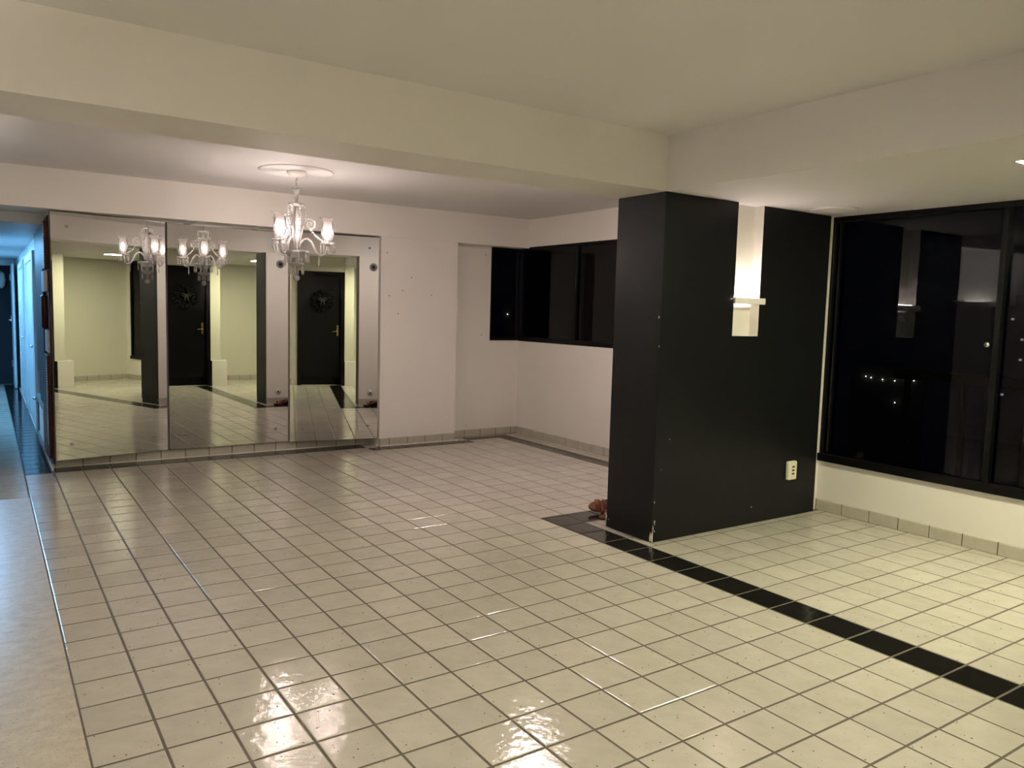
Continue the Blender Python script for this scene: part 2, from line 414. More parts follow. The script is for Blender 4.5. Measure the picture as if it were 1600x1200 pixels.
struct('wall_entrance', MB().box(10.8, 11.3, YD-0.6, YD, -0.3, ZC).box(11.3, 15.3, YD-0.6, YD, 9.85, ZC).box(10.8, 11.2, -20, YD-0.6, -0.3, ZC)
       .box(15.3, 16.1, YR-0.6, YD+0.1, -0.3, ZC), 'cream_paint', 'cream wall holding the black entrance door seen in the mirrors', 'wall')
struct('wall_plinth', MB().box(15.3, 16.5, YD-0.2, -7.5, -0.3, 2.1), WP, 'low white plinth at the foot of the entrance wall', 'plinth')
struct('wall_behind', MB().box(-7, 10.8, -15.1, -14.5, -0.3, ZC), WP, 'living room wall behind the viewer', 'wall')
struct('wall_living_left', MB().box(-7.6, -7, -15.1, 24.6, -0.3, 12.6), WP, 'living room side wall out of view', 'wall')
# corridor
struct('wall_corridor_right', MB().box(1.06, 1.5, 24.6, 62, -0.3, 10.27), 'corridor_white', 'white corridor wall with doors lit in blue', 'wall')
struct('wall_corridor_left', MB().box(-3.6, -3.0, 24.6, 62, -0.3, 10.27), 'corridor_white', 'corridor wall opposite the doors', 'wall')
struct('wall_corridor_end', MB().box(-3, -1.6, 61, 61.6, -0.3, 10).box(0.75, 1.05, 61, 61.6, -0.3, 10).box(-1.6, 0.75, 61, 61.6, 9.4, 10)
       , 'corridor_white', 'end wall of the corridor around a dark doorway', 'wall')
struct('wall_dark_room', MB().box(-3.0, 1.05, 64, 64.4, -0.3, 10).box(0.76, 1.05, 61.6, 64, -0.3, 10), 'painted_room_dark', 'room past the end of the corridor with its darkness painted on the walls', 'wall')
struct('wall_hall_nib', MB().box(-7, -3.0, 24.0, 24.6, -0.3, 10.27), WP, 'wall beside the corridor opening', 'wall')
struct('ceiling_corridor', MB().box(-3.6, 1.5, 25.2, 66.4, 9.84, 10.27).box(-3.6, 1.05, 24.6, 25.2, 10.27, 10.6), 'corridor_white', 'low corridor ceiling washed in blue light', 'ceiling')

# ------------------------------------------------------------------ black pier with lit niche
NX0, NX1, NZ, ND = 18.45, 19.69, 6.22, 0.35
pier = struct('wall_pier', MB().box(PX0, NX0, PY0, PY1-0.02, 0.0, ZB).box(NX1, PX1, PY0, PY1-0.02, 0.0, ZB).box(NX0, NX1, PY0, PY1-0.02, 0, NZ)
              .box(NX0, NX1, PY0+ND+0.02, PY1-0.02, NZ, ZB), 'black_paint', 'matt black painted pier standing beside the long window', 'pier')
nl = MB().box(NX0, NX1, PY0+ND, PY0+ND+0.02, NZ, ZB).box(NX0, NX0+0.012, PY0+0.004, PY0+ND, NZ, ZB).box(NX1-0.012, NX1, PY0+0.004, PY0+ND, NZ, ZB).box(NX0, NX1, PY0+0.004, PY0+ND, NZ, NZ+0.012)
nl.build('niche_lining', WP, pier, 'white lined niche running up to the ceiling')
MB().box(PX0+0.02, PX1, PY1-0.02, PY1, 0, ZB).build('back_face', WP, pier, 'white painted back of the pier')
ch = MB()                               # plaster showing through chipped paint
for (x, z, sx, sz) in ((15.335, 0.13, 0.03, 0.26), (15.36, 0.42, 0.022, 0.10), (15.41, 0.62, 0.03, 0.05), (15.375, 1.22, 0.02, 0.05), (15.42, 0.33, 0.02, 0.035), (15.42, 0.55, 0.015, 0.03),
                       (15.9, 3.1, 0.02, 0.02), (15.6, 2.2, 0.012, 0.012), (19.85, 0.55, 0.025, 0.03), (22.3, 0.9, 0.008, 0.008)):
    n = 9; vs = []; 
    for k in range(n):
        a = 2*math.pi*k/n; q = random.uniform(0.55, 1.1); vs.append((max(PX0+0.001, x+sx*q*math.cos(a)), PY0-0.003, max(0.005, z+sz*q*math.sin(a))))
    ch.add(vs, [tuple(range(n))])
for (y, z, sy, sz) in ((4.32, 0.15, 0.05, 0.2), (4.36, 6.75, 0.03, 0.05), (4.30, 5.9, 0.02, 0.03), (6.22, 0.25, 0.02, 0.025), (6.32, 0.3, 0.02, 0.10)):
    n = 9; vs = []
    for k in range(n):
        a = 2*math.pi*k/n; q = random.uniform(0.55, 1.1); vs.append((PX0-0.003, min(PY1-0.01, max(PY0+0.001, y+sy*q*math.cos(a))), max(0.005, z+sz*q*math.sin(a))))
    ch.add(vs, [tuple(range(n))[::-1]])
ch.build('paint_chips', 'chipped_plaster', pier, 'pale plaster showing through chipped black paint')

# ------------------------------------------------------------------ baseboards, one tile each
def baseboard(name, pts, label, h=0.40, t=0.055, step=1.0, start=0.0):
    (x0, y0), (x1, y1) = pts; L = math.hypot(x1-x0, y1-y0); dx, dy = (x1-x0)/L, (y1-y0)/L; nx, ny = -dy, dx    # n points to the room
    def q(a, b, d0, d1, z0, z1):
        c = [(x0+dx*s+nx*d, y0+dy*s+ny*d, z) for z in (z0, z1) for (s, d) in ((a, d0), (b, d0), (b, d1), (a, d1))]
        return c, [(0,3,2,1),(4,5,6,7),(0,1,5,4),(1,2,6,5),(2,3,7,6),(3,0,4,7)]
    base = MB().add(*q(0, L, 0, t*0.6, 0.0, h-0.01)).build(name, 'grout'); tag(base, label, 'baseboard', kind='structure')
    s = -start
    while s < L:
        a, b_ = max(0, s)+0.018, min(L, s+step)-0.018
        if b_-a > 0.05:
            mid = (a+b_)/2; wv = (b_-a)/2; z1 = h+random.uniform(-0.012, 0.012)
            prof = [(t*0.3, 0.0), (t, 0.01), (t, z1-0.03), (t-0.02, z1), (0.0, z1)]
            vs = []; fs = []
            for (e, ins) in ((a, 0), (b_, 0)):
                for (d, z) in prof: vs.append((x0+dx*e+nx*d, y0+dy*e+ny*d, z))
            n = len(prof)
            for k in range(n-1): fs.append((k, k+1, n+k+1, n+k))
            fs += [tuple(range(n))[::-1], tuple(range(n, 2*n))]
            MB().add(vs, fs).build('baseboard_tile', 'baseboard_tile', base)
        s += step
baseboard('baseboard_window', ((XW, YR), (XW, 4.42)), 'grey tile skirting under the long window', start=0.35, step=1.02)
baseboard('baseboard_dining_right', ((XW, PY1), (XW, 23.7)), 'grey tile skirting under the dining corner window', start=0.3)
baseboard('baseboard_mirror', ((14.9, YM), (1.0, YM)), 'grey tile skirting under the three mirrors', start=0.2)
baseboard('baseboard_pilaster', ((19.15, 22.9), (14.88, 22.9)), 'grey tile skirting on the dining pilaster', start=0.25)
baseboard('baseboard_recess', ((XW, 23.7), (19.15, 23.7)), 'grey tile skirting in the recess right of the pilaster', start=0.6)
baseboard('baseboard_rear', ((16.5, YR), (XW, YR)), 'grey tile skirting on the rear wall seen in the mirrors', start=0.5)
baseboard('baseboard_pier', ((PX1, PY1), (PX0+0.02, PY1)), 'pale skirting on the back of the black pier', start=0.1) if False else None
struct('trim_floor_fillet', MB().box(14.80, 19.3, 22.80, 22.845, 0, 0.05).box(0.95, 14.88, 23.90, 23.995, -0.02, 0.02).box(0.95, 1.0, 23.3, 62, -0.02, 0.06)
       .box(14.80, 14.86, 22.80, 23.95, 0, 0.05), 'fillet_plaster', 'thin white plaster fillet along the foot of the mirror wall', 'trim')
tb = struct('trim_pier_back', MB().box(PX0+0.02, PX1, PY1, PY1+0.05, 0, 0.42), 'baseboard_tile', 'tile skirting behind the black pier', 'trim')

for (x, z, y) in ((16.05, 7.71, 22.9), (16.53, 8.36, 22.9), (17.65, 7.54, 22.9), (15.82, 6.57, 22.9), (15.33, 7.43, 22.9), (15.2, 9.5, 22.9), (21.33, 9.83, 23.7), (21.17, 5.53, 23.7), (20.33, 0.62, 23.7)):
    MB().disc((x, y+0.005, z), (0, -1, 0), 0.028, 0.012, 8).build('nail_hole', 'dark_wood', wall_m)

# ------------------------------------------------------------------ mirrors
def mirror(x0, y0, x1, y1, zb, zt, label):
    """sheet of silvered glass from (x0,y0) to (x1,y1), silver towards the room"""
    t = thing('wall_mirror', (x0, y0, zb), label, 'mirror', 'mirrors on the dining wall')
    L = math.hypot(x1-x0, y1-y0); dx, dy = (x1-x0)/L, (y1-y0)/L; nx, ny = dy, -dx
    def slab(d0, d1, g, z0, z1):
        return MB().add([(x0+dx*s+nx*d, y0+dy*s+ny*d, z) for z in (z0, z1) for (s, d) in ((g, d0), (L-g, d0), (L-g, d1), (g, d1))],
                        [(0,3,2,1),(4,5,6,7),(0,1,5,4),(1,2,6,5),(2,3,7,6),(3,0,4,7)])
    slab(-0.07, 0.0, 0.0, zb, zt).build('backing_board', 'mirror_backing', t)
    slab(0.0, 0.02, 0.012, zb+0.012, zt-0.012).build('glass_sheet', 'mirror_silver', t)
    for s in (0.58, L-0.62):
        for z in (1.05, 9.68):
            c = Vector((x0+dx*s+nx*0.02, y0+dy*s+ny*0.02, z))
            MB().disc(c, (nx, ny, 0), 0.055, 0.03, 12).build('fixing_cap', 'grey_metal', t)
    return t
mirror(1.08, 23.16, 5.37, 23.95, 0.40, 10.22, 'mirror swung out at an angle beside the corridor and dark wood cabinet')
mirror(5.42, 23.87, 10.68, 23.935, 0.40, 10.22, 'widest mirror, in the middle, behind the chandelier')
mirror(10.70, 23.80, 15.02, 23.11, 0.38, 10.22, 'mirror beside the white pilaster, reflecting the black door')

# ------------------------------------------------------------------ windows
def frame_y(t, x, y0, y1, z0, z1, bars, w=0.14, d=0.22, sill=0.0):
    """frame members in a wall of constant x"""
    MB().bbox(x-d*0.4, x+d*0.6, y0, y1, z1-w, z1, 0.015).build('head_rail', 'black_metal', t)
    MB().bbox(x-d*0.4-sill, x+d*0.6, y0, y1, z0, z0+w+0.1, 0.015).build('sill_rail', 'black_metal', t)
    for y in bars: MB().bbox(x-d*0.4, x+d*0.6, y-w/2, y+w/2, z0+w, z1-w, 0.012).build('stile', 'black_metal', t)
w1 = thing('window_1', (XW+0.2, 4.5, 1.8), 'long dark window over the parapet beside the black pier', 'window', kind='structure')
frame_y(w1, XW+0.12, -12.0, 4.5, 1.79, ZB, [4.42, -1.18, -6.6, -11.93], w=0.17, d=0.3, sill=0.12)
MB().box(XW+0.14, XW+0.16, -1.1, 4.34, 2.06, ZB-0.17).build('pane', 'tinted_glass', w1)
MB().box(XW+0.22, XW+0.24, -6.5, -1.2, 2.06, ZB-0.17).build('pane', 'tinted_glass', w1)
MB().box(XW+0.14, XW+0.16, -11.85, -6.7, 2.06, ZB-0.17).build('pane', 'tinted_glass', w1)
MB().disc((XW-0.02, -0.98, 6.2), (-1, 0, 0), 0.075, 0.09, 14).build('latch_knob', 'chrome', w1, 'small white latch knob')
w2 = thing('window_2', (XW+0.2, 23.7, 5.2), 'dark corner window of the dining area, side over the parapet', 'window', kind='structure')
frame_y(w2, XW+0.1, 10.0, 23.72, 5.2, 10.33, [10.08, 14.5, 18.72, 23.62], w=0.14, d=0.26)
for a, b_ in ((18.8, 23.54), (14.58, 18.64), (10.15, 14.42)):
    MB().box(XW+0.12, XW+0.14, a, b_, 5.42, 10.2).build('pane', 'tinted_glass', w2)
w3 = thing('window_3', (22.6, 23.9, 5.2), 'narrow dark return pane of the corner window beside the recess', 'window', kind='structure')
MB().bbox(21.7, XW, 23.74, 23.98, 10.13, 10.27, 0.012).build('head_rail', 'black_metal', w3)
MB().bbox(21.7, XW, 23.74, 23.98, 5.22, 5.38, 0.012).build('sill_rail', 'black_metal', w3)
for x in (21.76, 23.5): MB().bbox(x-0.07, x+0.07, 23.74, 23.98, 5.36, 10.15, 0.012).build('stile', 'black_metal', w3)
MB().box(21.82, 23.44, 23.84, 23.86, 5.36, 10.15).build('pane', 'tinted_glass', w3)

# ------------------------------------------------------------------ entrance door and wreath
d1 = thing('door_1', (13.3, YD, 0), 'black lacquered entrance door seen in the mirrors', 'door', kind='structure')
fr = MB().bbox(11.3, 11.62, YD-0.3, YD+0.08, 0, 9.85, 0.02).bbox(14.98, 15.3, YD-0.3, YD+0.08, 0, 9.85, 0.02).bbox(11.62, 14.98, YD-0.3, YD+0.08, 9.55, 9.85, 0.02)
fr.build('door_frame', 'black_lacquer', d1)
MB().bbox(11.62, 14.98, YD-0.28, YD-0.1, 0.05, 9.55, 0.02).build('door_leaf', 'black_lacquer', d1)
MB().bbox(11.62, 14.98, YD-0.1, YD-0.06, 0.12, 0.75, 0.015).build('kick_plate', 'black_metal', d1)
h = MB().bbox(14.62, 14.80, YD-0.1, YD-0.05, 4.3, 5.25, 0.02).tube([(14.71, YD-0.05, 4.7), (14.71, YD+0.16, 4.7), (14.25, YD+0.16, 4.7)], 0.05, 8)
h.build('door_handle', 'brass', d1, 'brass lever handle')
MB().box(11.0, 15.4, YD-0.1, YD+0.02, -0.05, 0.02).build('threshold', 'fillet_plaster', d1)
wr = thing('door_wreath', (13.36, YD-0.02, 7.3), 'dark round wreath hanging on the black entrance door', 'wreath')
lf = MB()
for k in range(260):
    a = random.uniform(0, 2*math.pi); rr = random.gauss(0.72, 0.13); c = Vector((13.36+rr*math.cos(a), YD-0.07+random.uniform(0, 0.18), 7.3+rr*math.sin(a)))
    d = Vector((random.gauss(0, 1), random.gauss(0, .5), random.gauss(0, 1))).normalized(); s_ = Vector((-d.z, random.uniform(-.4, .4), d.x)).normalized()
    l = random.uniform(0.14, 0.26); ww_ = l*0.28
    lf.add([c-d*l, c+s_*ww_, c+d*l, c-s_*ww_], [(0, 1, 2, 3)])
lf.build('foliage', 'wreath_leaf', wr)
MB().tube([(13.36+0.72*math.cos(t), YD-0.05, 7.3+0.72*math.sin(t)) for t in [2*math.pi*i/28 for i in range(29)]], 0.09, 8).build('ring', 'wreath_leaf', wr)
bw = MB()
for sgn in (-1, 1):
    bw.tube([(13.4, YD+0.12, 7.45), (13.4+sgn*0.2, YD+0.18, 7.6), (13.4+sgn*0.38, YD+0.16, 7.5), (13.4+sgn*0.2, YD+0.14, 7.36), (13.4, YD+0.12, 7.45)], 0.05, 8)
    bw.tube([(13.4, YD+0.12, 7.43), (13.4+sgn*0.12, YD+0.16, 7.2), (13.4+sgn*0.16, YD+0.14, 7.0)], 0.045, 6)
bw.ball((13.4, YD+0.14, 7.45), 0.09); bw.build('bow', 'wreath_bow', wr, 'brownish bow')
struct('trim_plinth_board', MB().bbox(15.02, 15.3, -8.0, -7.52, 0, 2.1, 0.015), 'black_lacquer', 'black board on the side of the low plinth', 'board')

# ------------------------------------------------------------------ chandelier
CX, CY = 8.66, 16.8
cro = thing('ceiling_rose', (CX, CY, ZD), 'shallow round plaster rose on the ceiling above the chandelier', 'ceiling rose')
MB().lathe([(1.36, ZD-0.001), (1.35, ZD-0.03), (1.29, ZD-0.045), (1.24, ZD-0.02), (0.0001, ZD-0.02)], CX, CY, 48, cap=False).build('plaster_disc', 'ceiling_paint', cro)
chd = thing('chandelier', (CX, CY, ZD), 'clear crystal chandelier with three lit glass shades hanging over the dining floor', 'chandelier')
z0 = ZD-0.02
MB().lathe([(0.35, z0), (0.345, z0-0.06), (0.30, z0-0.14), (0.15, z0-0.19), (0.05, z0-0.21)], CX, CY, 28).build('canopy', 'canopy_white', chd)
cn = MB()
for k in range(4):
    zc = z0-0.25-k*0.105; ax = k % 2
    cn.tube([(CX+(0.045*math.cos(t) if ax else 0), CY+(0 if ax else 0.045*math.cos(t)), zc+0.075*math.sin(t)) for t in [2*math.pi*i/12 for i in range(13)]], 0.014, 5, False)
cn.build('chain', 'chrome', chd)
MB().lathe([(0.06, 10.60), (0.055, 10.75), (0.075, 10.92), (0.13, 11.06), (0.19, 11.15), (0.175, 11.17), (0.05, 11.02), (0.03, 10.7)], CX, CY, 20, cap=False).build('top_vase', 'crystal', chd)
MB().lathe([(0.05, 10.50), (0.26, 10.53), (0.31, 10.58), (0.29, 10.61), (0.05, 10.57)], CX, CY, 24).build('top_dish', 'crystal', chd)
MB().lathe([(0.05, 8.86), (0.07, 8.95), (0.12, 9.2), (0.155, 9.45), (0.12, 9.62), (0.09, 9.72), (0.13, 9.85), (0.155, 10.0), (0.10, 10.2), (0.075, 10.4), (0.06, 10.55)], CX, CY, 20).build('column', 'crystal', chd)
def bowl(cx, cy, r, z, hgt):
    return MB().lathe([(0.04, z-hgt), (r*0.5, z-hgt*0.85), (r*0.85, z-hgt*0.35), (r, z), (r*0.93, z+0.01), (r*0.75, z-hgt*0.3), (0.04, z-hgt*0.7)], cx, cy, 24)
bowl(CX, CY, 0.47, 8.86, 0.28).build('main_bowl', 'crystal', chd)
bowl(CX, CY, 0.29, 8.42, 0.2).build('lower_bowl', 'crystal', chd)
MB().lathe([(0.05, 8.2), (0.06, 8.45), (0.05, 8.8)], CX, CY, 12).build('lower_stem', 'crystal', chd)
MB().ball((CX, CY, 7.86), 0.125, 14, 8).lathe([(0.02, 7.97), (0.03, 8.2)], CX, CY, 8).build('bottom_ball', 'crystal', chd)
# one crystal drop, shared
dm = MB(); dm.ball((0, 0, -0.04), 0.035, 6, 4).lathe([(0.0005, -0.42), (0.032, -0.34), (0.026, -0.2), (0.012, -0.08)], 0, 0, 6, cap=False)
drop_me = dm.mesh('crystal_drop'); drop_me.materials.append(MATS['crystal'])
def drops(cx, cy, z, r, n, ph=0.0, sc=1.0):
    for k in range(n):
        a = ph+2*math.pi*k/n
        o = bpy.data.objects.new('crystal_drop', drop_me); COL.objects.link(o); o.parent = chd
        o.location = Vector((cx+r*math.cos(a)-CX, cy+r*math.sin(a)-CY, z-ZD))*U; o.scale = (1, 1, sc); o.rotation_euler = (0, 0, a)
drops(CX, CY, 8.84, 0.45, 10, 0.2, 1.05); drops(CX, CY, 8.40, 0.27, 6, 0.0, 1.05)
ARM = 1.14
for bi, ang in enumerate((-18.6, -138.6, 101.4)):
    ca, sa = math.cos(R(ang)), math.sin(R(ang)); P = lambda r, z: (CX+r*ca, CY+r*sa, z)
    pts = [(0.10, 8.95), (0.16, 9.18), (0.28, 9.32), (0.42, 9.33), (0.55, 9.22), (0.66, 9.0), (0.76, 8.82), (0.90, 8.72), (1.04, 8.76), (1.12, 8.95), (1.14, 9.18)]
    MB().tube([P(*q) for q in pts], [0.045]*len(pts), 8).build('arm', 'crystal', chd)
    sp = [(0.12, 9.0), (0.16, 9.35), (0.24, 9.75), (0.36, 9.98)]
    sp += [(0.50+0.22*(1-t/11.5)*math.cos(2.3-t), 9.87+0.22*(1-t/11.5)*math.sin(2.3-t)) for t in [0.5*i for i in range(20)]]
    MB().tube([P(*q) for q in sp], [0.03]*4+[0.024]*20, 7).build('scroll', 'crystal', chd)
    bx, by, _ = P(ARM, 0)
    bowl(bx, by, 0.29, 9.22, 0.08).build('drip_dish', 'crystal', chd)
    drops(bx, by, 9.20, 0.265, 9, R(ang), 0.9)
    drops(*P(0.82, 0)[:2], 8.70, 0.0, 1, 0, 0.95)
    sh = MB().lathe([(0.10, 9.26), (0.17, 9.33), (0.235, 9.5), (0.245, 9.65), (0.215, 9.85), (0.20, 10.0), (0.23, 10.09), (0.31, 10.16)], bx, by, 32, wav=0.02, wn=8, cap=False).build('shade', 'shade_glass', chd, 'fluted clear glass shade')
    MB().lathe([(0.07, 9.24), (0.07, 9.36), (0.06, 9.38)], bx, by, 12).build('candle_socket', 'canopy_white', sh)
    MB().lathe([(0.02, 9.38), (0.055, 9.44), (0.08, 9.54), (0.075, 9.64), (0.04, 9.75), (0.001, 9.80)], bx, by, 14, cap=False).build('bulb', 'bulb_glow', sh, 'glowing bulb')
    bs = MB()                                   # bead strings from the top dish to the arm
    for k in range(15):
        t = k/14; r_ = 0.29+(1.0-0.29)*t**1.5 if k else 0.29; z_ = 10.5-(10.5-9.24)*t-0.22*math.sin(math.pi*t)
        bs.ball(P(r_, z_), 0.042, 6, 4)
    bs.build('bead_string', 'crystal', chd)
    a2 = R(ang+60); bs = MB()
    for k in range(13):
        t = k/12; r_ = 0.29-0.07*t; bs.ball((CX+r_*math.cos(a2), CY+r_*math.sin(a2), 10.5-1.1*t), 0.042, 6, 4)
    bs.build('bead_string', 'crystal', chd)

# ------------------------------------------------------------------ niche lamp
sc_ = thing('wall_sconce', (19.07, PY0, 7.25), 'lit wall lamp with a white bar in the niche of the black pier', 'wall lamp')
MB().bbox(18.36, 19.80, PY0-0.16, PY0-0.06, 7.24, 7.44, 0.015).build('front_bar', 'canopy_white', sc_)
MB().bbox(18.50, 18.60, PY0-0.08, PY0+ND, 7.28, 7.38, 0.01).build('bracket', 'canopy_white', sc_)
MB().bbox(19.54, 19.64, PY0-0.08, PY0+ND, 7.28, 7.38, 0.01).build('bracket', 'canopy_white', sc_)
MB().bbox(18.60, 19.54, PY0-0.06, PY0+0.24, 7.27, 7.31, 0.01).build('tray', 'canopy_white', sc_)  # added plate that holds back lamp light below the bar
MB().tube([(18.64, PY0+0.1, 7.42), (19.50, PY0+0.1, 7.42)], 0.06, 12).build('lamp_tube', 'niche_lamp', sc_, 'glowing tube')

# ------------------------------------------------------------------ ceiling fittings
def led_panel(x0, x1, y0, y1, z, label, s=0.06):
    t = thing('led_panel', ((x0+x1)/2, (y0+y1)/2, z), label, 'ceiling light', 'recessed square ceiling panels')
    near = z == ZB; d = 0.03 if near else 0.15
    MB().box(x0, x1, y0, y0+s, z-0.01, z+d).box(x0, x1, y1-s, y1, z-0.01, z+d).box(x0, x0+s, y0+s, y1-s, z-0.01, z+d).box(x1-s, x1, y0+s, y1-s, z-0.01, z+d).build('frame', 'canopy_white' if near else 'baffle', t)
    MB().box(x0+s, x1-s, y0+s, y1-s, z+d-0.04, z+d-0.02).build('diffuser', 'led_diffuser' if near else 'added_panel_glow', t)
for p in PANELS: led_panel(*p)
for (dx_, dy_, lab) in ((16.6, 11.7, 'round frosted dome light on the dining ceiling hidden above the beam'),):
    dm_ = thing('dome_light', (dx_, dy_, ZD), lab, 'ceiling light')
    MB().lathe([(0.52, ZD), (0.54, ZD-0.04), (0.49, ZD-0.05)], dx_, dy_, 32, cap=False).build('rim', 'canopy_white', dm_)
    MB().lathe([(0.48, ZD-0.04), (0.44, ZD-0.10), (0.32, ZD-0.15), (0.16, ZD-0.175), (0.001, ZD-0.18)], dx_, dy_, 32, cap=False).build('dome', 'dome_glow', dm_)
spk = thing('ceiling_speaker', (21.75, 3.2, ZB), 'flat round cover on the dropped ceiling above the window corner', 'ceiling cover')
MB().lathe([(0.74, ZB), (0.73, ZB-0.05), (0.66, ZB-0.075), (0.60, ZB-0.05), (0.0001, ZB-0.055)], 21.75, 3.2, 40, cap=False).build('cover', 'ceiling_paint', spk)
for i, (x, lab) in enumerate(((6.3, 'small chrome soffit downlight above the middle mirror near the angled mirror'), (9.3, 'small chrome soffit downlight above the middle mirror near the chandelier'))):
    t = thing('soffit_downlight', (x, 23.4, 10.27), lab, 'downlight', 'soffit downlights')
    MB().lathe([(0.24, 10.27), (0.24, 10.24), (0.18, 10.22), (0.15, 10.25)], x, 23.4, 24, cap=False).build('rim', 'chrome', t)
    MB().lathe([(0.15, 10.25), (0.12, 10.262), (0.0001, 10.262)], x, 23.4, 16, cap=False).build('lens', 'grey_metal', t)

for (x, y, nx, ny, lab) in ((3.0, -14.5, 0, 1, 'added unseen fill uplighter on the wall behind the viewer'), (-7.0, -5.0, 1, 0, 'added unseen fill uplighter on the living room side wall'),
                            (-7.0, 14.0, 1, 0, 'added unseen fill uplighter on the side wall by the dining end')):  # unseen fixtures, added to brighten the ceiling and the left floor
    t = thing('fill_uplighter', (x, y, 8.0), lab, 'wall lamp', 'added fill uplighters')
    a, b_ = (ny, nx)
    def bx(u0, u1, v0, v1, z0_, z1_):
        xs = sorted((x+u0*a+v0*nx, x+u1*a+v1*nx)); ys = sorted((y+u0*b_+v0*ny, y+u1*b_+v1*ny)); return (*xs, *ys, z0_, z1_)
    MB().box(*bx(-0.9, 0.9, 0.02, 0.5, 7.9, 7.96)).box(*bx(-0.9, 0.9, 0.44, 0.5, 7.96, 8.3)).box(*bx(-0.9, -0.84, 0.02, 0.44, 7.96, 8.3)).box(*bx(0.84, 0.9, 0.02, 0.44, 7.96, 8.3)).build('trough', 'canopy_white', t)
    MB().box(*bx(-0.8, 0.8, 0.12, 0.36, 8.0, 8.14)).build('lamp_tube', 'added_uplight_glow', t)

# ------------------------------------------------------------------ outlet, sockets on the pier
ot = thing('power_outlet', (21.75, PY0, 1.62), 'cream power outlet with three slots low on the black pier', 'outlet')
MB().bbox(21.53, 21.97, PY0-0.16, PY0, 1.30, 1.95, 0.035).build('housing', 'cream_plastic', ot)
for z in (1.52, 1.64, 1.76): MB().box(21.68, 21.82, PY0-0.166, PY0-0.155, z-0.025, z+0.025).build('slot', 'dark_slot', ot)
MB().tube([(21.53, PY0-0.04, 1.4), (21.44, PY0-0.05, 1.36), (21.46, PY0-0.02, 1.5), (21.42, PY0-0.02, 1.55)], 0.018, 6).build('wire_stub', 'dark_slot', ot)
so = thing('socket_hole', (16.15, PY1, 0.85), 'round open socket low on the back of the black pier', 'socket')
MB().disc((16.15, PY1-0.01, 0.85), (0, 1, 0), 0.22, 0.03, 20).build('plate', WP, so)
MB().disc((16.15, PY1+0.01, 0.85), (0, 1, 0), 0.07, 0.02, 12).build('hole', 'dark_slot', so)
for k in range(6):
    a = math.pi/3*k; MB().disc((16.15+0.16*math.cos(a), PY1+0.01, 0.85+0.16*math.sin(a)), (0, 1, 0), 0.025, 0.016, 8).build('screw', 'dark_wood', so)
ro = thing('lamp_mount', (16.3, PY1, 9.7), 'round metal lamp mount high on the back of the black pier', 'lamp mount')
MB().disc((16.3, PY1-0.01, 9.65), (0, 1, 0), 0.27, 0.06, 20).build('base_plate', 'grey_metal', ro)
MB().disc((16.3, PY1+0.05, 9.65), (0, 1, 0), 0.13, 0.05, 16).build('hub', 'dark_slot', ro)

# ------------------------------------------------------------------ sandals behind the pier
def sandal(name, loc, rz, tilt, roll, label):
    t = thing(name, loc, label, 'sandal', 'pair of brown sandals')
    L, n = 1.08, 28
    def half(u): return 0.155+0.045*math.cos((u-0.72)*3.0) - (0.02 if 0.3 < u < 0.5 else 0)
    def outline(sc):
        pts = []
        for k in range(n):
            a = 2*math.pi*k/n; u = 0.5+0.5*math.cos(a); pts.append(((u-0.5)*L*sc, math.sin(a)*half(u)*sc*1.15))
        return pts
    def slab(z0_, z1_, s0, s1):
        m_ = MB(); A, B = outline(s0), outline(s1)
        m_.add([(x, y, z0_) for x, y in A]+[(x, y, z1_) for x, y in B], [tuple(range(n))[::-1], tuple(range(n, 2*n))]+[(k, (k+1) % n, n+(k+1) % n, n+k) for k in range(n)]); return m_
    off = Vector(loc)
    def put(m_, nm, mat, lab=None):
        me = m_.mesh(nm); me.materials.append(MATS[mat]); o = bpy.data.objects.new(nm, me); COL.objects.link(o); o.parent = t
        if lab: o['label'] = lab
    put(slab(0, 0.07, 0.97, 1.0), 'sole', 'dark_leather'); put(slab(0.07, 0.095, 0.97, 0.93), 'insole', 'brown_leather')
    def band(x, w_, hh, s=1):
        m_ = MB(); k = 12; vs = []; hw = half(x/L+0.5)*1.12
        for i in range(k+1):
            a = math.pi*i/k
            for e in (-w_/2, w_/2):
                for q in (0, 0.025): vs.append((x+e+0.03*math.sin(a), (hw+q)*math.cos(a), 0.06+(hh+q)*math.sin(a)))
        for i in range(k):
            o_ = i*4; fs = [(o_, o_+4, o_+6, o_+2), (o_+1, o_+3, o_+7, o_+5), (o_, o_+1, o_+5, o_+4), (o_+2, o_+6, o_+7, o_+3)]
            m_.f += fs; m_.sm += [True]*4
        m_.v += vs; return m_
    put(band(0.20, 0.17, 0.20), 'strap', 'brown_leather'); put(band(-0.02, 0.09, 0.24), 'strap', 'brown_leather')
    m_ = MB().tube([(-0.05, 0.17, 0.1), (-0.22, 0.17, 0.2), (-0.42, 0.10, 0.25), (-0.50, 0, 0.26), (-0.42, -0.10, 0.25), (-0.22, -0.17, 0.2), (-0.05, -0.17, 0.1)], 0.028, 8)
    put(m_, 'heel_strap', 'brown_leather')
    put(MB().ball((-0.22, 0.17, 0.2), 0.045, 8, 5), 'buckle', 'brass')
    t.rotation_euler = (R(roll), R(tilt), R(rz)); return t
sandal('sandal', (16.15, 7.05, 0.008), 185, 0, 0, 'brown leather sandal lying flat against the back of the black pier')
sandal('sandal', (16.38, 7.72, 0.20), 152, 4, -42, 'brown leather sandal tipped on its side behind the black pier')

